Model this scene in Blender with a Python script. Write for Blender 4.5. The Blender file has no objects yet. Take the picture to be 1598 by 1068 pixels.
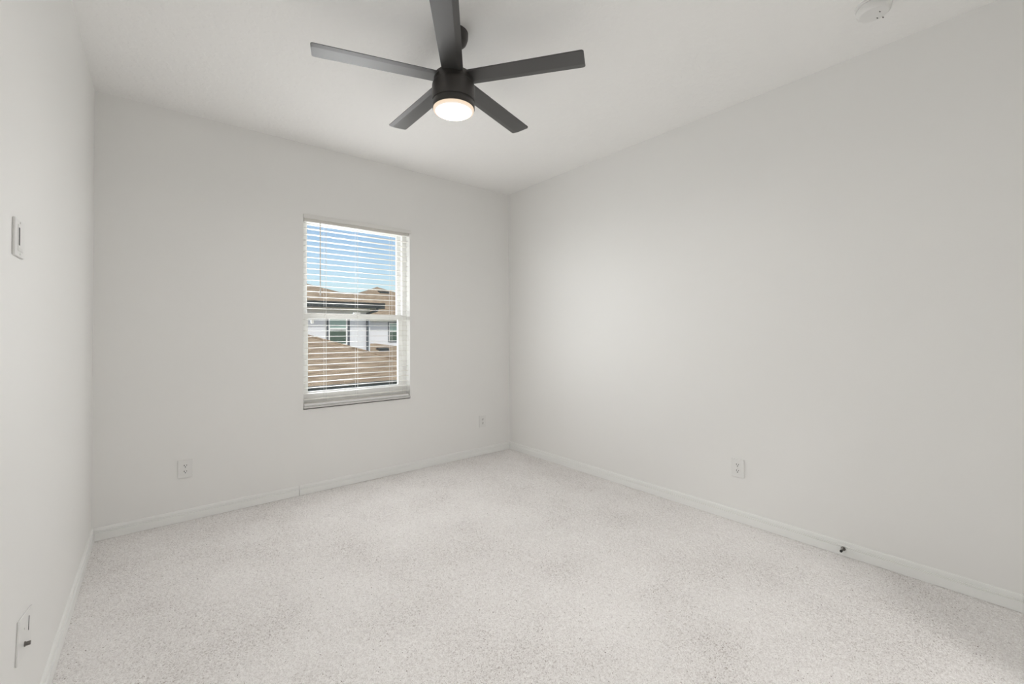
import bpy, bmesh, math, random
import numpy as np
from mathutils import Matrix, Vector

scene = bpy.context.scene
col = scene.collection
random.seed(4)
rng = np.random.default_rng(7)

# ------------------------------------------------------------------ camera
W, H, DEPTH = 3.2512, 2.7432, 4.10          # room width (x), height, length (y)
cam_data = bpy.data.cameras.new('camera')
cam = bpy.data.objects.new('camera', cam_data)
col.objects.link(cam)
scene.camera = cam
F_ = Vector((0.6340, 0.7732, 0.0137)).normalized()
R_ = Vector((0.7733, -0.6340, -0.0063)); R_ = (R_ - F_ * R_.dot(F_)).normalized()
U_ = R_.cross(F_).normalized()
m = Matrix((R_, U_, -F_)).transposed().to_4x4()
m.translation = Vector((-2.95424, -3.65128, 1.24095))
cam.matrix_world = m
cam_data.sensor_fit = 'HORIZONTAL'
cam_data.sensor_width = 36.0
cam_data.lens = 677.172 / 1598 * 36.0
cam_data.shift_y = -22.854 / 1598
cam_data.clip_start = 0.02
cam_data.clip_end = 400

# ------------------------------------------------------------------ look
vs = scene.view_settings
vs.view_transform = 'Standard'
vs.look = 'None'
vs.gamma = 1.0
vs.use_curve_mapping = False
vs.exposure = 0.0
scene.cycles.use_denoising = True
scene.cycles.use_light_tree = False
scene.cycles.max_bounces = 24
scene.cycles.diffuse_bounces = 16
scene.cycles.transparent_max_bounces = 24
scene.cycles.sample_clamp_indirect = 60.0

# ------------------------------------------------------------------ sky and sun
world = bpy.data.worlds.new('sky')
scene.world = world
world.use_nodes = True
wn = world.node_tree
wn.nodes.clear()
w_out = wn.nodes.new('ShaderNodeOutputWorld')
w_bg = wn.nodes.new('ShaderNodeBackground')
w_sky = wn.nodes.new('ShaderNodeTexSky')
w_sky.sky_type = 'NISHITA'
w_sky.sun_disc = False
w_sky.sun_elevation = math.radians(48)
w_sky.sun_rotation = math.radians(200)
w_sky.air_density = 1.0
w_sky.dust_density = 1.4
w_sky.ozone_density = 0.6
SKY = 0.150
w_bg.inputs['Strength'].default_value = SKY
wn.links.new(w_sky.outputs[0], w_bg.inputs['Color'])
wn.links.new(w_bg.outputs[0], w_out.inputs['Surface'])

sun_d = bpy.data.lights.new('sun', 'SUN')
sun_d.energy = 2.9
sun_d.angle = math.radians(1.0)
sun_d.color = (1.0, 0.95, 0.88)
sun = bpy.data.objects.new('sun', sun_d)
col.objects.link(sun)
sun.location = (0, -10, 20)
sun.rotation_euler = Vector((0.35, 0.62, -0.95)).to_track_quat('-Z', 'Y').to_euler()

# daylight entering through the window, an area lamp right outside the panes
day_d = bpy.data.lights.new('window_daylight', 'AREA')
day_d.shape = 'RECTANGLE'
day_d.size = 1.50
day_d.size_y = 1.60
day_d.energy = 44.0
day_d.color = (0.995, 0.992, 1.0)
day = bpy.data.objects.new('window_daylight', day_d)
col.objects.link(day)
day.location = (-1.93, 0.42, 1.42)
day.rotation_euler = (math.radians(-90), 0, math.radians(32))

# extra area lamp added on the room side of the blind, boosting the daylight
dif_d = bpy.data.lights.new('window_daylight_fill', 'AREA')
dif_d.shape = 'RECTANGLE'
dif_d.size = 0.86
dif_d.size_y = 1.44
dif_d.energy = 9.2
dif_d.color = (0.995, 0.992, 1.0)
dif = bpy.data.objects.new('window_daylight_fill', dif_d)
col.objects.link(dif)
dif.location = (-1.615, -0.03, 1.42)
dif.rotation_euler = (math.radians(-90), 0, 0)

LAMP = 176.0        # radiance of the fan lamp's frosted lens


# ------------------------------------------------------------------ materials
def mat(name, color, rough=0.6, metal=0.0, spec=0.5):
    mt = bpy.data.materials.new(name)
    mt.use_nodes = True
    b = mt.node_tree.nodes['Principled BSDF']
    b.inputs['Base Color'].default_value = (*color, 1)
    b.inputs['Roughness'].default_value = rough
    b.inputs['Metallic'].default_value = metal
    b.inputs['Specular IOR Level'].default_value = spec
    return mt


def nd(mt, typ, **kw):
    n = mt.node_tree.nodes.new(typ)
    for k, v in kw.items():
        if k in n.inputs:
            n.inputs[k].default_value = v
        else:
            setattr(n, k, v)
    return n


def ln(mt, a, b):
    mt.node_tree.links.new(a, b)


def bumpy(mt, scale, strength, dist, detail=3.0, lo=None, hi=None):
    tc = nd(mt, 'ShaderNodeTexCoord')
    nz = nd(mt, 'ShaderNodeTexNoise', Scale=scale, Detail=detail)
    ln(mt, tc.outputs['Object'], nz.inputs['Vector'])
    src = nz.outputs['Fac']
    if lo is not None:
        mr = nd(mt, 'ShaderNodeMapRange', interpolation_type='SMOOTHSTEP')
        mr.inputs[1].default_value = lo
        mr.inputs[2].default_value = hi
        ln(mt, src, mr.inputs[0])
        src = mr.outputs[0]
    bp = nd(mt, 'ShaderNodeBump', Strength=strength, Distance=dist)
    ln(mt, src, bp.inputs['Height'])
    ln(mt, bp.outputs[0], mt.node_tree.nodes['Principled BSDF'].inputs['Normal'])
    return mt


M = {}
M['wall'] = bumpy(mat('wall_paint', (0.815, 0.813, 0.802), 0.50, spec=0.5), 90, 0.10, 0.002)
M['ceiling'] = bumpy(mat('ceiling_texture', (0.89, 0.888, 0.88), 0.85, spec=0.2), 26, 0.25, 0.003, 4, 0.48, 0.62)
M['trim'] = mat('white_trim_paint', (0.84, 0.845, 0.835), 0.35)
M['vinyl'] = mat('white_vinyl', (0.93, 0.93, 0.925), 0.35)
M['blind'] = mat('white_blind', (0.78, 0.765, 0.73), 0.4)
M['cord'] = mat('white_cord', (0.80, 0.80, 0.80), 0.8)
M['plastic'] = mat('white_plastic', (0.775, 0.775, 0.765), 0.35)
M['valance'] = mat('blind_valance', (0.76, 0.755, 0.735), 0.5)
M['hole'] = mat('dark_slot', (0.02, 0.02, 0.02), 0.6)
M['screw'] = mat('painted_screw', (0.62, 0.62, 0.60), 0.4)
M['marble'] = bumpy(mat('sill_marble', (0.60, 0.60, 0.59), 0.3), 12, 0.02, 0.001)
M['fan'] = mat('fan_black', (0.042, 0.038, 0.035), 0.42)
M['blade'] = mat('fan_blade_black', (0.050, 0.049, 0.048), 0.40, spec=0.9)
M['bronze'] = mat('door_stop_metal', (0.20, 0.19, 0.18), 0.35, 1.0)
M['rubber'] = mat('black_rubber', (0.03, 0.03, 0.03), 0.7)
M['stucco'] = bumpy(mat('white_stucco', (0.80, 0.81, 0.84), 0.9), 40, 0.15, 0.01)
M['dark_metal'] = mat('charcoal_gutter', (0.030, 0.036, 0.038), 0.45)
M['house_trim'] = mat('charcoal_trim', (0.10, 0.115, 0.13), 0.6)
M['house_glass'] = mat('house_glass', (0.07, 0.115, 0.095), 0.12)
M['house_pale_pane'] = mat('house_pale_green_pane', (0.38, 0.52, 0.47), 0.3)  # even pale green for the upper panes
M['soffit'] = mat('white_soffit', (0.80, 0.80, 0.80), 0.7)
M['grass'] = bumpy(mat('lawn', (0.10, 0.16, 0.05), 0.9), 30, 0.5, 0.05)

# roof shingles
sh = mat('roof_shingles', (0.30, 0.24, 0.175), 0.9, spec=0.2)
tc = nd(sh, 'ShaderNodeTexCoord')
mp = nd(sh, 'ShaderNodeMapping')
mp.inputs['Scale'].default_value = (1.2, 5.5, 5.5)
nz = nd(sh, 'ShaderNodeTexNoise', Scale=1.6, Detail=4.0)
cr = nd(sh, 'ShaderNodeValToRGB')
cr.color_ramp.elements[0].position = 0.33
cr.color_ramp.elements[0].color = (0.210, 0.150, 0.097, 1)
cr.color_ramp.elements[1].position = 0.68
cr.color_ramp.elements[1].color = (0.420, 0.325, 0.225, 1)
ln(sh, tc.outputs['Object'], mp.inputs['Vector'])
ln(sh, mp.outputs[0], nz.inputs['Vector'])
ln(sh, nz.outputs['Fac'], cr.inputs[0])
ln(sh, cr.outputs[0], sh.node_tree.nodes['Principled BSDF'].inputs['Base Color'])
M['shingle'] = sh

# window glass: clear pane
gl = bpy.data.materials.new('window_glass')
gl.use_nodes = True
gl.node_tree.nodes.clear()
g_o = nd(gl, 'ShaderNodeOutputMaterial')
g_t = nd(gl, 'ShaderNodeBsdfTransparent')
g_t.inputs[0].default_value = (0.97, 0.985, 0.98, 1)
g_g = nd(gl, 'ShaderNodeBsdfGlossy', Roughness=0.0)
g_m = nd(gl, 'ShaderNodeMixShader')
g_m.inputs[0].default_value = 0.035
ln(gl, g_t.outputs[0], g_m.inputs[1])
ln(gl, g_g.outputs[0], g_m.inputs[2])
ln(gl, g_m.outputs[0], g_o.inputs['Surface'])
M['glass'] = gl

# frosted lens of the fan lamp: bright across its face, dim and warm at its rim
le = bpy.data.materials.new('frosted_lens')
le.use_nodes = True
le.node_tree.nodes.clear()
l_o = nd(le, 'ShaderNodeOutputMaterial')
l_e = nd(le, 'ShaderNodeEmission')
l_tc = nd(le, 'ShaderNodeTexCoord')
l_sep = nd(le, 'ShaderNodeSeparateXYZ')
l_cmb = nd(le, 'ShaderNodeCombineXYZ')
l_len = nd(le, 'ShaderNodeVectorMath', operation='LENGTH')
l_mr = nd(le, 'ShaderNodeMapRange', interpolation_type='SMOOTHERSTEP')
l_mr.inputs[1].default_value = 0.092
l_mr.inputs[2].default_value = 0.056
l_mr.inputs[3].default_value = 0.96
l_mr.inputs[4].default_value = LAMP
l_cr = nd(le, 'ShaderNodeMixRGB')
l_cr.inputs[1].default_value = (1.0, 0.80, 0.60, 1)
l_cr.inputs[2].default_value = (1.0, 0.975, 0.950, 1)
l_mr2 = nd(le, 'ShaderNodeMapRange')
l_mr2.inputs[1].default_value = 0.101
l_mr2.inputs[2].default_value = 0.080
ln(le, l_tc.outputs['Object'], l_sep.inputs[0])
ln(le, l_sep.outputs[0], l_cmb.inputs[0])
ln(le, l_sep.outputs[1], l_cmb.inputs[1])
ln(le, l_cmb.outputs[0], l_len.inputs[0])
ln(le, l_len.outputs['Value'], l_mr.inputs[0])
ln(le, l_len.outputs['Value'], l_mr2.inputs[0])
ln(le, l_mr2.outputs[0], l_cr.inputs[0])
ln(le, l_cr.outputs[0], l_e.inputs['Color'])
ln(le, l_mr.outputs[0], l_e.inputs['Strength'])
ln(le, l_e.outputs[0], l_o.inputs['Surface'])
M['lens'] = le

# carpet yarn: beige, cream and grey flecks
cp = mat('carpet_yarn', (0.5, 0.47, 0.44), 0.95, spec=0.1)
c_tc = nd(cp, 'ShaderNodeTexCoord')
c_v = nd(cp, 'ShaderNodeTexVoronoi', Scale=280.0)
c_n = nd(cp, 'ShaderNodeTexNoise', Scale=60.0, Detail=3.0)
c_l = nd(cp, 'ShaderNodeTexNoise', Scale=2.3, Detail=4.0)
c_add = nd(cp, 'ShaderNodeMath', operation='MULTIPLY_ADD')
c_add.inputs[1].default_value = 0.55
c_add2 = nd(cp, 'ShaderNodeMath', operation='MULTIPLY_ADD')
c_add2.inputs[1].default_value = 0.32
c_r = nd(cp, 'ShaderNodeValToRGB')
e = c_r.color_ramp.elements
e[0].position = 0.26
e[0].color = (0.400, 0.360, 0.342, 1)
e[1].position = 0.92
e[1].color = (0.880, 0.864, 0.855, 1)
k = e.new(0.48)
k.color = (0.705, 0.680, 0.668, 1)
ln(cp, c_tc.outputs['Object'], c_v.inputs['Vector'])
ln(cp, c_tc.outputs['Object'], c_n.inputs['Vector'])
ln(cp, c_tc.outputs['Object'], c_l.inputs['Vector'])
c_sep = nd(cp, 'ShaderNodeSeparateColor')
ln(cp, c_v.outputs['Color'], c_sep.inputs[0])
ln(cp, c_sep.outputs[0], c_add.inputs[0])
ln(cp, c_n.outputs['Fac'], c_add2.inputs[0])
c_sub = nd(cp, 'ShaderNodeMath', operation='SUBTRACT')
c_sub.inputs[1].default_value = 0.28
c_lm = nd(cp, 'ShaderNodeMath', operation='MULTIPLY_ADD')
c_lm.inputs[1].default_value = 0.48
c_lm.inputs[2].default_value = 0.285
ln(cp, c_l.outputs['Fac'], c_lm.inputs[0])
ln(cp, c_lm.outputs[0], c_add2.inputs[2])
ln(cp, c_add2.outputs[0], c_sub.inputs[0])
ln(cp, c_sub.outputs[0], c_add.inputs[2])
ln(cp, c_add.outputs[0], c_r.inputs[0])
c_gt = nd(cp, 'ShaderNodeMath', operation='GREATER_THAN')
c_gt.inputs[1].default_value = 0.9965
c_mx = nd(cp, 'ShaderNodeMixRGB')
c_mx.inputs[2].default_value = (0.300, 0.262, 0.240, 1)
ln(cp, c_sep.outputs[1], c_gt.inputs[0])
ln(cp, c_gt.outputs[0], c_mx.inputs[0])
ln(cp, c_r.outputs[0], c_mx.inputs[1])
ln(cp, c_mx.outputs[0], cp.node_tree.nodes['Principled BSDF'].inputs['Base Color'])
M['carpet'] = cp


# ------------------------------------------------------------------ helpers
def obj(name, bm, m, parent=None, smooth=False, loc=None):
    me = bpy.data.meshes.new(name)
    bmesh.ops.recalc_face_normals(bm, faces=bm.faces)
    bm.to_mesh(me)
    bm.free()
    if smooth:
        for p in me.polygons:
            p.use_smooth = True
        me.set_sharp_from_angle(angle=math.radians(35))
    me.materials.append(M[m])
    o = bpy.data.objects.new(name, me)
    col.objects.link(o)
    if parent:
        o.parent = parent
    if loc is not None:
        o.location = loc
    return o


def tag(o, label=None, cat=None, group=None, kind=None):
    if label:
        o['label'] = label
    if cat:
        o['category'] = cat
    if group:
        o['group'] = group
    if kind:
        o['kind'] = kind
    return o


def thing(name, label, cat, loc=(0, 0, 0), rot=(0, 0, 0), group=None):
    o = bpy.data.objects.new(name, None)
    o.empty_display_size = 0.05
    col.objects.link(o)
    o.location = loc
    o.rotation_euler = rot
    return tag(o, label, cat, group)


def struct(name, bm, m, label, cat, parent=None, **kw):
    o = obj(name, bm, m, parent, **kw)
    return tag(o, label, cat, kind='structure')


def copy_tree(o, parent=None):
    c = o.copy()
    col.objects.link(c)
    if parent:
        c.parent = parent
    for ch in list(o.children):
        copy_tree(ch, c)
    return c


def box(bm, x0, x1, y0, y1, z0, z1, bev=0.0, seg=2):
    r = bmesh.ops.create_cube(bm, size=1.0)
    vv = r['verts']
    for v in vv:
        v.co = Vector((x0 + (v.co.x + .5) * (x1 - x0), y0 + (v.co.y + .5) * (y1 - y0), z0 + (v.co.z + .5) * (z1 - z0)))
    if bev > 0:
        ed = list({e for v in vv for e in v.link_edges})
        bmesh.ops.bevel(bm, geom=ed, offset=bev, segments=seg, affect='EDGES', profile=0.5)
    return bm


def bx(*a, **k):
    return box(bmesh.new(), *a, **k)


def lathe(profile, n=48):
    """profile: list of (r, z) from bottom to top; closed by end fans where r = 0"""
    bm = bmesh.new()
    rings = []
    for r, z in profile:
        if r <= 1e-6:
            rings.append([bm.verts.new((0, 0, z))])
        else:
            rings.append([bm.verts.new((r * math.cos(2 * math.pi * i / n), r * math.sin(2 * math.pi * i / n), z)) for i in range(n)])
    for a, b in zip(rings, rings[1:]):
        for i in range(n):
            j = (i + 1) % n
            if len(a) == 1:
                bm.faces.new((a[0], b[j], b[i]))
            elif len(b) == 1:
                bm.faces.new((a[i], a[j], b[0]))
            else:
                bm.faces.new((a[i], a[j], b[j], b[i]))
    return bm


def cyl(bm, p0, p1, r, n=12):
    p0, p1 = Vector(p0), Vector(p1)
    d = p1 - p0
    q = d.to_track_quat('Z', 'Y').to_matrix().to_4x4()
    q.translation = (p0 + p1) / 2
    bmesh.ops.create_cone(bm, cap_ends=True, segments=n, radius1=r, radius2=r, depth=d.length, matrix=q)
    return bm


def poly(bm, pts):
    return bm.faces.new([bm.verts.new(p) for p in pts])


def prism(bm, pts, vec):
    """solid from a planar outline and an extrusion vector"""
    vec = Vector(vec)
    a = [bm.verts.new(p) for p in pts]
    b = [bm.verts.new(Vector(p) + vec) for p in pts]
    bm.faces.new(a[::-1])
    bm.faces.new(b)
    n = len(a)
    for i in range(n):
        bm.faces.new((a[i], a[(i + 1) % n], b[(i + 1) % n], b[i]))
    return bm


# ------------------------------------------------------------------ room shell
T = 0.15                                             # wall thickness
OX0, OX1, OZ0, OZ1 = -2.066, -1.164, 0.655, 2.186    # window opening
SOF = 2.167                                          # soffit height once past the rounded head

b = bmesh.new()
box(b, -W - T, OX0, 0, T, -0.12, H + 0.1)
box(b, OX1, T, 0, T, -0.12, H + 0.1)
box(b, OX0, OX1, 0, T, -0.12, OZ0)
# head of the opening, its lower front edge eased back like a plaster return
prism(b, [(OX0, 0, H + .1), (OX0, T, H + .1), (OX0, T, SOF), (OX0, .024, SOF), (OX0, .010, SOF + .006), (OX0, 0, OZ1)], (OX1 - OX0, 0, 0))
struct('wall_back', b, 'wall', 'off-white painted wall that holds the window', 'wall')
struct('wall_right', bx(0, T, -DEPTH - T, 0, -0.12, H + 0.1), 'wall', 'long bare off-white wall with a single outlet low down', 'wall')
struct('wall_left', bx(-W - T, -W, -DEPTH - T, 0, -0.12, H + 0.1), 'wall', 'off-white wall carrying the small high control plate', 'wall')

DX0, DX1, DZ = -2.00, -0.90, 2.10             # unseen doorway, added so the fill lamp reaches the room
LY = -DEPTH - T - 1.6
b = bmesh.new()
box(b, -W, DX0, -DEPTH - T, -DEPTH, -0.12, H + 0.1)
box(b, DX1, 0, -DEPTH - T, -DEPTH, -0.12, H + 0.1)
box(b, DX0, DX1, -DEPTH - T, -DEPTH, DZ, H + 0.1)
struct('wall_rear', b, 'wall', 'off-white wall behind the camera and a doorway added to let fill light in', 'wall')
b = bmesh.new()  # landing walls, unseen, added around the fill lamp
box(b, -W - T, -W, LY, -DEPTH - T, -0.12, H + 0.1)
box(b, 0, T, LY, -DEPTH - T, -0.12, H + 0.1)
box(b, -W - T, T, LY - T, LY, -0.12, H + 0.1)
struct('wall_added_landing', b, 'wall', 'off-white walls of an added landing, unseen behind the camera', 'wall')
b = bmesh.new()
for x0, x1, z0, z1 in ((DX0 - .06, DX0, 0, DZ + .06), (DX1, DX1 + .06, 0, DZ + .06), (DX0, DX1, DZ, DZ + .06)):
    box(b, x0, x1, -DEPTH, -DEPTH + .016, z0, z1, bev=.003)
struct('trim_1', b, 'trim', 'white casing around the doorway added behind the camera', 'trim')
struct('floor', bx(-W - T, T, LY - T, T, -0.16, -0.014), 'trim', 'floor slab under the carpet', 'floor')
struct('ceiling', bx(-W - T, T, LY - T, T, H, H + 0.12), 'ceiling', 'white ceiling with a light knockdown texture', 'ceiling')

# unseen fill lamp, added to brighten the carpet and wall nearest the camera
lamp = thing('unseen_fill_light', 'round white fill lamp added out of view behind the camera', 'fill light', (-1.45, LY + .9, H))
obj('base_plate', lathe([(0, -.03), (.17, -.03), (.17, 0), (0, 0)]), 'plastic', lamp, True)
ldat = bpy.data.lights.new('fill_lamp', 'AREA')
ldat.shape = 'DISK'
ldat.size = 0.30
ldat.energy = 27.0
ldat.color = (1.0, 0.98, 0.96)
lo = bpy.data.objects.new('fill_lamp_disc', ldat)
col.objects.link(lo)
lo.parent = lamp
lo.location = (0, 0, -0.035)

# ------------------------------------------------------------------ baseboards
BB = [(0, 0), (.013, 0), (.013, .042), (.0125, .0440), (.0078, .0450), (.0078, .0475), (.0118, .0490), (.0118, .0525),
      (.0068, .0535), (.0068, .0560), (.0085, .0580), (.0078, .0700), (.0060, .0745), (0, .0765)]


def baseboard(name, label, p0, p1, inward, z0=-0.006):
    bm = bmesh.new()
    p0, p1, inward = Vector(p0), Vector(p1), Vector(inward)
    prism(bm, [p0 + inward * d + Vector((0, 0, z + z0 + .006)) for d, z in BB], p1 - p0)
    return struct(name, bm, 'trim', label, 'baseboard')


baseboard('baseboard_back', 'white moulded baseboard running from the dark corner to the joint under the window', (-W, 0, 0), (-2.1000, 0, 0), (0, -1, 0))
baseboard('baseboard_back', 'white moulded baseboard from the joint under the window to the far corner', (-2.0950, 0, 0), (0, 0, 0), (0, -1, 0))
baseboard('baseboard_right', 'white moulded baseboard carrying the dark door stop', (0, 0, 0), (0, -DEPTH, 0), (-1, 0, 0))
baseboard('baseboard_left', 'white moulded baseboard below the low-voltage plate', (-W, 0, 0), (-W, -DEPTH, 0), (1, 0, 0))

# ------------------------------------------------------------------ carpet
def smooth_noise(nx, ny, step):
    cx, cy = int(nx / step) + 3, int(ny / step) + 3
    g = rng.random((cx, cy))
    x = np.arange(nx) / step
    y = np.arange(ny) / step
    ix, iy = x.astype(int), y.astype(int)
    fx, fy = x - ix, y - iy
    fx = (fx * fx * (3 - 2 * fx))[:, None]
    fy = (fy * fy * (3 - 2 * fy))[None, :]
    a = g[np.ix_(ix, iy)] * (1 - fx) + g[np.ix_(ix + 1, iy)] * fx
    c = g[np.ix_(ix, iy + 1)] * (1 - fx) + g[np.ix_(ix + 1, iy + 1)] * fx
    return a * (1 - fy) + c * fy


CX0, CX1, CY0, CY1, CS = -W, 0.0, -3.95, 0.0, 0.0046
nx, ny = int((CX1 - CX0) / CS) + 1, int((CY1 - CY0) / CS) + 1
gx, gy = np.meshgrid(np.linspace(CX0, CX1, nx), np.linspace(CY0, CY1, ny), indexing='ij')
hh = 0.0046 * rng.random((nx, ny)) + 0.0030 * smooth_noise(nx, ny, 2.6) + 0.0012 * smooth_noise(nx, ny, 9) - 0.0058
jx = (rng.random((nx, ny)) - .5) * CS * .7
jy = (rng.random((nx, ny)) - .5) * CS * .7
jx[0] = jx[-1] = 0
jy[:, 0] = jy[:, -1] = 0
co = np.stack([gx + jx, gy + jy, hh], -1).reshape(-1, 3).astype(np.float32)
idx = np.arange(nx * ny, dtype=np.int32).reshape(nx, ny)
quads = np.stack([idx[:-1, :-1], idx[1:, :-1], idx[1:, 1:], idx[:-1, 1:]], -1).reshape(-1, 4)
me = bpy.data.meshes.new('carpet')
me.vertices.add(len(co))
me.vertices.foreach_set('co', co.ravel())
me.loops.add(quads.size)
me.loops.foreach_set('vertex_index', quads.ravel())
me.polygons.add(len(quads))
me.polygons.foreach_set('loop_start', np.arange(0, quads.size, 4, dtype=np.int32))
me.update(calc_edges=True)
me.polygons.foreach_set('use_smooth', np.ones(len(quads), dtype=bool))
me.materials.append(M['carpet'])
carpet = bpy.data.objects.new('carpet', me)
col.objects.link(carpet)
tag(carpet, 'pale beige speckled cut-pile carpet covering the whole floor', 'carpet', kind='stuff')

# ------------------------------------------------------------------ window
win = thing('window_1', 'white vinyl single-hung window behind the horizontal blind', 'window', (0, 0, 0))
tag(win, kind='structure')
FZ0, FZ1 = OZ0, SOF
GX0, GX1 = -2.013, -1.243
MZ0, MZ1 = 1.370, 1.416


def ring(bm, x0, x1, z0, z1, l, r, bt, tp, y0, y1):
    box(bm, x0, x0 + l, y0, y1, z0, z1)
    box(bm, x1 - r, x1, y0, y1, z0, z1)
    box(bm, x0 + l, x1 - r, y0, y1, z0, z0 + bt)
    box(bm, x0 + l, x1 - r, y0, y1, z1 - tp, z1)


b = bmesh.new()
ring(b, OX0, OX1, FZ0, FZ1, .030, .040, .035, .018, .075, .145)
obj('window_frame', b, 'vinyl', win)
b = bmesh.new()
ring(b, OX0 + .030, OX1 - .040, MZ0 + .006, FZ1 - .018, GX0 - OX0 - .030, OX1 - GX1 - .040, .034, .014, .108, .130)
up = obj('upper_sash', b, 'vinyl', win)
obj('pane', bx(GX0 - .004, GX1 + .004, .117, .121, MZ0 + .036, FZ1 - .030), 'glass', up)
b = bmesh.new()
ring(b, OX0 + .030, OX1 - .040, FZ0 + .035, MZ1, GX0 - OX0 - .028, OX1 - GX1 - .042, .092, .046, .084, .107)
lo_s = obj('lower_sash', b, 'vinyl', win)
obj('pane', bx(GX0 - .004, GX1 + .004, .094, .098, FZ0 + .125, MZ1 - .044), 'glass', lo_s)
b = bmesh.new()
box(b, -1.650, -1.590, .070, .086, MZ1 - .004, MZ1 + .012, bev=.003)
obj('sash_lock', b, 'vinyl', lo_s)
b = bmesh.new()
box(b, -1.99, -1.97, .072, .090, MZ0 - .040, MZ0 - .004, bev=.003)
obj('tilt_latch', b, 'vinyl', lo_s)
b = bmesh.new()
box(b, OX0 + .001, OX1 - .001, -.020, .080, OZ0 + .009, OZ0 + .024, bev=.004)
struct('window_sill', b, 'marble', 'grey marble sill slab under the window', 'window sill')

# ------------------------------------------------------------------ blind
blind = thing('window_blind', 'white horizontal slat blind hung open in the window', 'blind', (-1.615, .036, SOF))
BX0, BX1 = -.442, .442
b = bmesh.new()
box(b, BX0, BX1, -.022, .027, -.032, -.002, bev=.002)
obj('head_rail', b, 'blind', blind)
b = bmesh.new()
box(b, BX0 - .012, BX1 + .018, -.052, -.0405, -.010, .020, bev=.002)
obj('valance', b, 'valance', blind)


def slat_mesh():
    bm = bmesh.new()
    n = 6
    top, bot = [], []
    for i in range(n + 1):
        y = -.025 + .050 * i / n
        z = .0012 * (1 - (y / .025) ** 2)
        top.append((BX0 + .002, y, z + .0011))
        bot.append((BX0 + .002, y, z - .0011))
    return prism(bm, top + bot[::-1], (BX1 - BX0 - .004, 0, 0))


s0 = obj('slat', slat_mesh(), 'blind', blind)
SP = 0.0452
zs = []
z = 1.1339 - SOF
while z < -.070:
    z += SP
z -= SP
while z > OZ0 + .058 - SOF:
    zs.append(z)
    z -= SP
for i, z in enumerate(zs):
    s = s0 if i == 0 else s0.copy()
    if i:
        col.objects.link(s)
        s.parent = blind
    s.location = (0, 0, z)
zb = OZ0 + .0245 - SOF
for k in range(1):
    s = s0.copy()
    col.objects.link(s)
    s.parent = blind
    s.location = (0, 0, zb + .0185 + .0042 * k)
obj('bottom_rail', bx(BX0, BX1, -.025, .025, zb, zb + .016, bev=.003), 'vinyl', blind)
for lx in (-.280, -.025, .282):
    bm = bmesh.new()
    for yy in (-.027, .027):
        cyl(bm, (lx, yy, -.030), (lx, yy, zb + .010), .0009, 6)
    cyl(bm, (lx + .012, 0, -.030), (lx + .012, 0, zb + .010), .0008, 6)
    obj('ladder_cord', bm, 'cord', blind)
bm = bmesh.new()
cyl(bm, (-.325, -.034, -.030), (-.325, -.036, 1.590 - SOF), .0040, 8)
wand = obj('tilt_wand', bm, 'blind', blind)
bm = bmesh.new()
cyl(bm, (-.325, -.036, 1.592 - SOF), (-.325, -.036, 1.555 - SOF), .0062, 10)
obj('wand_grip', bm, 'blind', wand)
bm = bmesh.new()
cyl(bm, (-.325, -.024, -.030), (-.325, -.036, -.034), .0035, 8)
obj('wand_hook', bm, 'plastic', wand)

# ------------------------------------------------------------------ outlets
def make_outlet(label, loc, rot):
    t = thing('electrical_outlet', label, 'outlet', loc, rot, 'white outlets low on the walls')
    # local frame: x right, z up, -y out of the wall
    obj('cover_plate', bx(-.040, .040, -.0085, 0, -.059, .059, bev=.0016), 'plastic', t)
    for s in (-1, 1):
        bm = bmesh.new()
        n = 28
        pts = []
        for i in range(n):
            a = 2 * math.pi * i / n
            x, zz = .0172 * math.cos(a), .0172 * math.sin(a)
            pts.append((x, -.0098, max(-.0137, min(.0137, zz)) + s * .0195))
        prism(bm, pts, (0, .005, 0))
        f = obj('receptacle', bm, 'plastic', t)
        for dx, hgt in ((-.0064, .0088), (.0064, .0074)):
            obj('slot', bx(dx - .0017, dx + .0017, -.0102, -.0094, s * .0195 + .0040 - hgt / 2, s * .0195 + .0040 + hgt / 2), 'hole', f)
        bm = bmesh.new()
        cyl(bm, (0, -.0102, s * .0195 - .0070), (0, -.0092, s * .0195 - .0070), .0034, 12)
        obj('ground_hole', bm, 'hole', f)
    bm = bmesh.new()
    cyl(bm, (0, -.0094, 0), (0, -.0075, 0), .0030, 12)
    obj('screw', bm, 'screw', t)
    return t


o1 = make_outlet('white duplex outlet low on the window wall, between the dark corner and the window', (-2.800, 0, .348), (0, 0, 0))
o2 = copy_tree(o1)
o2.location = (-.363, 0, .341)
o2['label'] = 'white duplex outlet low on the window wall, close to the far corner beside the window'
o3 = copy_tree(o1)
o3.location = (0, -2.378, .350)
o3.rotation_euler = (0, 0, -math.pi / 2)
o3['label'] = 'white duplex outlet alone on the long bare wall'

# ------------------------------------------------------------------ plates on the near wall
# local frame: x runs along the wall away from the camera (+y), -y out of the wall
t = thing('wall_control', 'small white wall control plate with a dark upright slit, high on the narrow wall', 'wall control', (-W, -1.873, 1.510), (0, 0, math.pi / 2))
obj('cover_plate', bx(-.052, .052, -.0062, 0, -.051, .051, bev=.0025), 'plastic', t)
f = obj('control_face', bx(-.026, .030, -.0080, -.005, -.036, .036, bev=.0012), 'plastic', t)
obj('display_slit', bx(-.0235, -.0135, -.0086, -.0072, -.021, .027), 'hole', f)
for zz in (-.029, -.033):
    obj('vent_slit', bx(-.018, .020, -.0083, -.0075, zz - .0006, zz + .0006), 'screw', f)
for zz in (-.043, .043):
    bm = bmesh.new()
    cyl(bm, (0, -.0070, zz), (0, -.0055, zz), .0028, 12)
    obj('screw', bm, 'screw', t)

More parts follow.
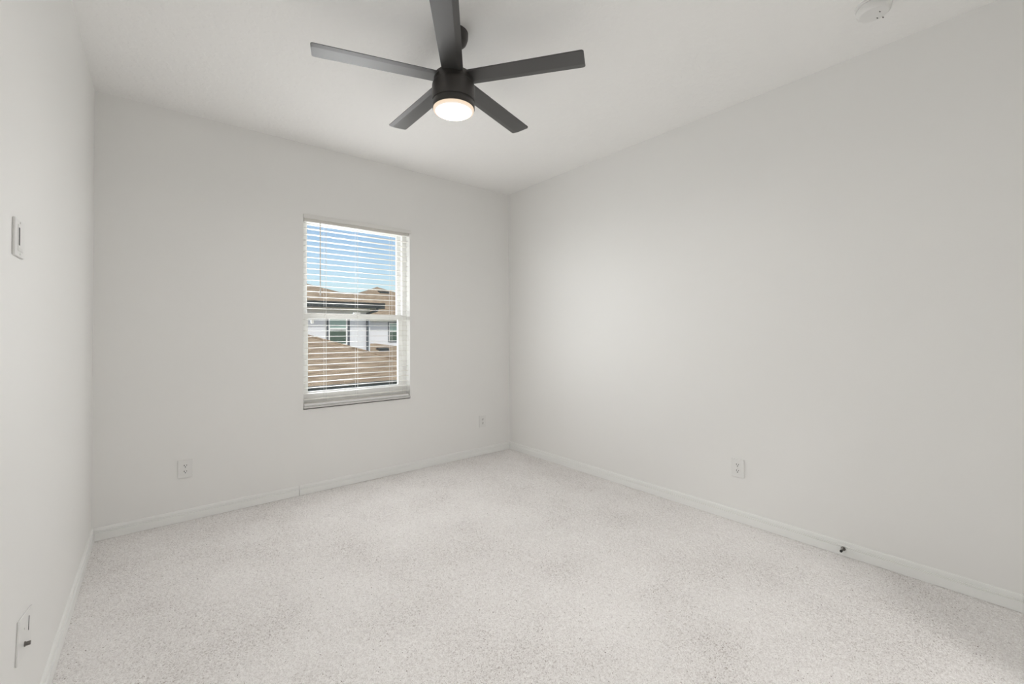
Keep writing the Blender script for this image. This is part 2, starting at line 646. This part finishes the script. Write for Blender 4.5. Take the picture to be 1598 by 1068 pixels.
t = thing('low_voltage_plate', 'wide white low-voltage wall plate with a dark stub connector, near the baseboard', 'wall plate', (-W, -1.756, .3705), (0, 0, math.pi / 2))
t.rotation_euler = (0, math.radians(10.6), math.pi / 2)
obj('cover_plate', bx(-.087, .087, -.0050, 0, -.0585, .0585, bev=.002), 'plastic', t)
bm = bmesh.new()
cyl(bm, (-.010, -.004, -.024), (-.010, -.0175, -.024), .0056, 16)
cyl(bm, (-.010, -.004, -.024), (-.010, -.0075, -.024), .0075, 6)
obj('coax_connector', bm, 'bronze', t)
obj('slot', bx(.0345, .0385, -.0058, -.004, .0000, .0400), 'hole', t)
bm = bmesh.new()
cyl(bm, (-.020, -.0058, .020), (-.020, -.0040, .020), .0030, 12)
obj('screw', bm, 'screw', t)

# ------------------------------------------------------------------ door stop
t = thing('door_stop', 'small dark door stop screwed into the baseboard of the long bare wall', 'door stop', (-.0128, -2.940, .0385), (0, -math.pi / 2, 0))
obj('base_flange', lathe([(0, 0), (.0110, 0), (.0110, .0035), (.008, .0065), (0, .0065)], 20), 'bronze', t, True)
bm = bmesh.new()
path = []
for i in range(97):
    a = 2 * math.pi * 8 * i / 96
    path.append(Vector((.0052 * math.cos(a), .0052 * math.sin(a), .0065 + .030 * i / 96)))
for p, q in zip(path, path[1:]):
    cyl(bm, p, q, .0013, 5)
obj('spring', bm, 'bronze', t)
obj('rubber_tip', lathe([(0, .0350), (.0060, .0350), (.0065, .0370), (.0063, .0455), (.004, .0475), (0, .0475)], 16), 'rubber', t, True)

# ------------------------------------------------------------------ smoke detector
t = thing('smoke_detector', 'round white smoke detector on the ceiling with three small dark slots', 'smoke detector', (-.412, -3.185, H))
obj('mounting_base', lathe([(0, -.012), (.066, -.012), (.068, -.010), (.068, 0), (0, 0)]), 'plastic', t, True)
obj('housing', lathe([(0, -.050), (.040, -.050), (.054, -.0485), (.060, -.043), (.0635, -.030), (.0635, -.018), (.060, -.0165), (.060, -.011), (0, -.011)]), 'plastic', t, True)
for px, py, aa in ((-.4165, -3.2073, .5), (-.3738, -3.1903, .5), (-.3582, -3.2081, .6)):
    bm = bmesh.new()
    box(bm, -.0050, .0050, -.0020, .0020, -.0506, -.0495)
    bmesh.ops.rotate(bm, verts=bm.verts, cent=(0, 0, 0), matrix=Matrix.Rotation(aa - .68, 3, 'Z'))
    bmesh.ops.translate(bm, verts=bm.verts, vec=(px + .412, py + 3.185, 0))
    obj('sounder_slot', bm, 'hole', t)

# ------------------------------------------------------------------ ceiling fan
FC = Vector((-1.810, -1.8075, H))
fan = thing('ceiling_fan', 'black five-blade ceiling fan with a lit round lamp', 'ceiling fan', FC)
ZB = 2.510 - H                      # blade plane
obj('canopy', lathe([(0, -.062), (.020, -.062), (.050, -.058), (.066, -.045), (.073, -.025), (.074, 0), (0, 0)]), 'fan', fan, True)
obj('downrod', lathe([(0, -.215), (.013, -.215), (.013, -.055), (0, -.055)], 24), 'fan', fan, True)
zt = ZB
obj('motor_housing', lathe([(0, 2.396 - H), (.1055, 2.396 - H), (.1065, 2.399 - H), (.1065, 2.470 - H), (.1045, 2.480 - H), (.1000, 2.486 - H), (.0985, 2.490 - H), (.0985, 2.518 - H), (.094, 2.526 - H),
                            (.070, 2.532 - H), (.035, 2.540 - H), (.018, 2.545 - H), (0, 2.545 - H)], 64), 'fan', fan, True)
lk = obj('light_kit', lathe([(0, 2.361 - H), (.1035, 2.361 - H), (.1045, 2.363 - H), (.1045, 2.3925 - H), (.102, 2.3965 - H), (0, 2.3965 - H)], 64), 'fan', fan, True)
lens = obj('lamp_lens', lathe([(0, -.0170), (.050, -.0168), (.078, -.0158), (.092, -.0138), (.099, -.0105), (.1010, -.006), (.1010, 0), (0, 0)], 64), 'lens', lk, True,
           loc=(0, 0, 2.3615 - H))


def blade_mesh():
    """blade along +x; beveled facet along the trailing (-y) edge; slight pitch"""
    bm = bmesh.new()
    r0, r1 = .085, .648
    hw0, hw1, c = .052, .0575, .012
    fac = .026
    top_z, th = .0030, .0060
    # section stations along x: (x, half width scale)
    def outline(inset, z, yin):
        pts = [(r0, hw0 - yin, z), (r0, -hw0 + inset, z), (r1 - c, -hw1 + inset, z)]
        for k in range(1, 5):
            a = -math.pi / 2 + math.pi / 2 * k / 4
            pts.append((r1 - c + c * math.cos(a), -hw1 + inset + c + c * math.sin(a), z))
        pts.append((r1, hw1 - c - yin, z))
        for k in range(1, 5):
            a = math.pi / 2 * k / 4
            pts.append((r1 - c + c * math.cos(a), hw1 - yin - c + c * math.sin(a), z))
        return pts
    top = outline(0, top_z, 0)
    bot = outline(0.0015, top_z - th, fac)
    mid = outline(0, top_z - .0028, 0)
    va = [bm.verts.new(p) for p in top]
    vm = [bm.verts.new(p) for p in mid]
    vb = [bm.verts.new(p) for p in bot]
    bm.faces.new(va)
    bm.faces.new(vb[::-1])
    n = len(va)
    for i in range(n):
        j = (i + 1) % n
        bm.faces.new((va[i], vm[i], vm[j], va[j]))
        bm.faces.new((vm[i], vb[i], vb[j], vm[j]))
    return bm


bl0 = None
for i in range(5):
    ang = math.radians(18.30 + 72 * i)
    if bl0 is None:
        bl0 = obj('blade', blade_mesh(), 'blade', fan)
        o = bl0
        arm = obj('blade_iron', bx(.060, .135, -.030, .030, -.003, .003, bev=.002), 'fan', bl0)
        arm.location = (0, 0, .008)
    else:
        o = bl0.copy()
        col.objects.link(o)
        o.parent = fan
        a2 = arm.copy()
        col.objects.link(a2)
        a2.parent = o
    o.location = (0, 0, ZB)
    o.rotation_euler = (Matrix.Rotation(ang, 3, 'Z') @ Matrix.Rotation(math.radians(-5.4), 3, 'X')).to_euler()

# ------------------------------------------------------------------ outside
struct('ground', bx(-60, 90, .6, 120, -3.4, -3.1), 'grass', 'lawn between the houses far below the window', 'lawn')

# nearest house: low hipped roof in front, white upper storey behind it
house = thing('house', 'white two-storey house with brown shingle roofs nearest the window', 'house', (3, 16, -3.1), group='houses beyond the window')
O = Vector((3, 16, -3.1))


def hobj(name, bm, m, parent):
    base = parent if parent.type == 'EMPTY' else parent.parent
    bmesh.ops.translate(bm, verts=bm.verts, vec=-base.location)
    return obj(name, bm, m, parent)


def roof(bm, pts, th=.09):
    prism(bm, pts, (0, 0, -th))
    return bm


# lower roof: front plane and side plane meeting at a hip
E_Y, E_Z, E_X, PM = 9.0, -.2000, 4.943, .370
RUN = 6.2
bm = bmesh.new()
hx, hy, hz = E_X - RUN, E_Y + RUN, E_Z + PM * RUN
roof(bm, [(-9, E_Y, E_Z), (E_X, E_Y, E_Z), (hx, hy, hz), (-9, hy, hz)])
roof(bm, [(E_X, E_Y, E_Z), (E_X, 17.0, E_Z), (hx, 17.0, hz), (hx, hy, hz)])
lr = hobj('lower_roof', bm, 'shingle', house)
bm = bmesh.new()
for k in range(60):
    t0 = k / 60 * RUN
    t1 = t0 + RUN / 60 + .03
    p0 = Vector((E_X - t0, E_Y + t0, E_Z + PM * t0))
    p1 = Vector((E_X - t1, E_Y + t1, E_Z + PM * t1))
    cyl(bm, p0 + Vector((0, 0, .0)), p1 + Vector((0, 0, .012)), .045, 6)
hobj('hip_cap', bm, 'shingle', lr)
bm = bmesh.new()
box(bm, -9, E_X + .1, E_Y - .12, E_Y - .01, E_Z - .155, E_Z + .030)
box(bm, -9, E_X + .1, E_Y - .135, E_Y - .10, E_Z + .012, E_Z + .040)
lg = hobj('gutter', bm, 'dark_metal', house)
hobj('wall', bx(-9, E_X - .45, E_Y + .45, 16.5, -3.1, E_Z - .10), 'stucco', house)

# upper storey
WY = 16.45
hobj('upper_wall', bx(-9, 4.86, WY, 24, -.6, 2.46), 'stucco', house)
U_Y, U_Z, U_X, UM = 16.0, 2.70, 5.30, .37
RU = 4.6
bm = bmesh.new()
hx, hy, hz = U_X - RU, U_Y + RU, U_Z + UM * RU
roof(bm, [(-9, U_Y, U_Z), (U_X, U_Y, U_Z), (hx, hy, hz), (-9, hy, hz)])
roof(bm, [(U_X, U_Y, U_Z), (U_X, U_Y + 2 * RU, U_Z), (hx, hy, hz)])
roof(bm, [(U_X, U_Y + 2 * RU, U_Z), (-9, U_Y + 2 * RU, U_Z), (-9, hy, hz), (hx, hy, hz)])
hobj('roof', bm, 'shingle', house)
bm = bmesh.new()
box(bm, -9, U_X + .05, U_Y - .12, U_Y + .02, U_Z - .27, U_Z - .02)
box(bm, -9, U_X + .05, U_Y - .14, U_Y - .10, U_Z - .075, U_Z - .015)
box(bm, U_X - .03, U_X + .03, U_Y, U_Y + 2 * RU, U_Z - .27, U_Z - .02)
hobj('gutter', bm, 'dark_metal', house)
hobj('soffit', bx(-9, U_X - .03, U_Y + .02, WY, U_Z - .27, U_Z - .24), 'soffit', house)
bm = bmesh.new()
sec = .055
pts = [(5.02, U_Y - .02, U_Z - .27), (5.02, U_Y - .02, U_Z - .36), (4.70, WY - .07, U_Z - .50), (4.70, WY - .07, -1.4)]
for p, q in zip(pts, pts[1:]):
    cyl(bm, p, q, sec, 8)
bmesh.ops.create_uvsphere(bm, u_segments=8, v_segments=6, radius=sec * 1.05, matrix=Matrix.Translation(pts[1]))
bmesh.ops.create_uvsphere(bm, u_segments=8, v_segments=6, radius=sec * 1.05, matrix=Matrix.Translation(pts[2]))
hobj('downspout', bm, 'house_trim', house)


def house_window(parent, x0, x1, z0, z1, y, tw, zm):
    """charcoal surround, white frame, two panes"""
    bm = bmesh.new()
    ring(bm, x0, x1, z0, z1, tw, tw, tw, tw, y - .05, y + .02)
    w = hobj('window', bm, 'house_trim', parent)
    fx0, fx1, fz0, fz1 = x0 + tw, x1 - tw, z0 + tw, z1 - tw
    bm = bmesh.new()
    ring(bm, fx0, fx1, fz0, fz1, .06, .06, .06, .06, y - .035, y + .02)
    box(bm, fx0 + .06, fx1 - .06, y - .035, y + .02, zm - .035, zm + .035)
    base = parent
    bmesh.ops.translate(bm, verts=bm.verts, vec=-base.location)
    obj('window_frame', bm, 'vinyl', w)
    for a, c, mm in ((fz0 + .06, zm - .035, 'house_glass'), (zm + .035, fz1 - .06, 'house_pale_pane')):
        bm = bx(fx0 + .06, fx1 - .06, y - .012, y + .01, a, c)
        bmesh.ops.translate(bm, verts=bm.verts, vec=-base.location)
        obj('pane', bm, mm, w)
    return w


house_window(house, 2.855, 3.895, .655, 2.10, WY, .105, 1.49)

# house further away, to the side of the first one
house2 = thing('house', 'white house with brown hipped roof seen past the corner of the nearest house', 'house', (12, 29, -3.1), group='houses beyond the window')
hobj('upper_wall', bx(5.6, 20, 29.0, 40, -3.1, 2.62), 'stucco', house2)
AX, AY, AZ = 13.0, 35.7, 5.66
EY2, EZ2 = 28.5, 2.66
D2 = AY - EY2
bm = bmesh.new()
roof(bm, [(AX - D2, EY2, EZ2), (AX + D2, EY2, EZ2), (AX, AY, AZ)])
roof(bm, [(AX + D2, EY2, EZ2), (AX + D2, AY + D2, EZ2), (AX, AY, AZ)])
roof(bm, [(AX - D2, AY + D2, EZ2), (AX - D2, EY2, EZ2), (AX, AY, AZ)])
roof(bm, [(AX + D2, AY + D2, EZ2), (AX - D2, AY + D2, EZ2), (AX, AY, AZ)])
# wing whose ridge runs towards the first house
roof(bm, [(5.6, 31.0, EZ2), (AX - 1, 31.0, EZ2), (AX - 1, 36.4, 5.05), (5.6, 36.4, 5.05)])
roof(bm, [(5.6, 36.4, 5.05), (AX - 1, 36.4, 5.05), (AX - 1, 42, EZ2), (5.6, 42, EZ2)])
rf2 = hobj('roof', bm, 'shingle', house2)
hobj('fascia', bx(AX - D2, AX + D2, EY2 - .05, EY2, EZ2 - .25, EZ2 - .02), 'dark_metal', house2)
bm = bmesh.new()
roof(bm, [(6, 23.0, -.55), (13.6, 23.0, -.55), (10.2, 29.0, .52), (6, 29.0, .52)])
roof(bm, [(13.6, 23.0, -.55), (18, 29.0, -.55), (10.2, 29.0, .52)])
lr2 = hobj('lower_roof', bm, 'shingle', house2)
hobj('wall', bx(6.2, 13, 23.4, 29, -3.1, -.62), 'stucco', house2)
house_window(house2, 11.18, 12.25, .60, 2.2, 29.0, .07, 1.45)


def roof_vent(parent, x0, x1, y, zf, h=.20):
    bm = bmesh.new()
    prism(bm, [(x0, y, zf - .1), (x0, y, zf + h), (x0, y + .5, zf + h + .05), (x0, y + .9, zf + .1)], (x1 - x0, 0, 0))
    return hobj('roof_vent', bm, 'dark_metal', parent)


roof_vent(rf2, 12.55, 13.45, 33.9, 4.86, .26)
roof_vent(rf2, 9.9, 10.5, 35.0, 4.50, .18)
roof_vent(lr2, 9.35, 10.05, 26.2, .02, .20)
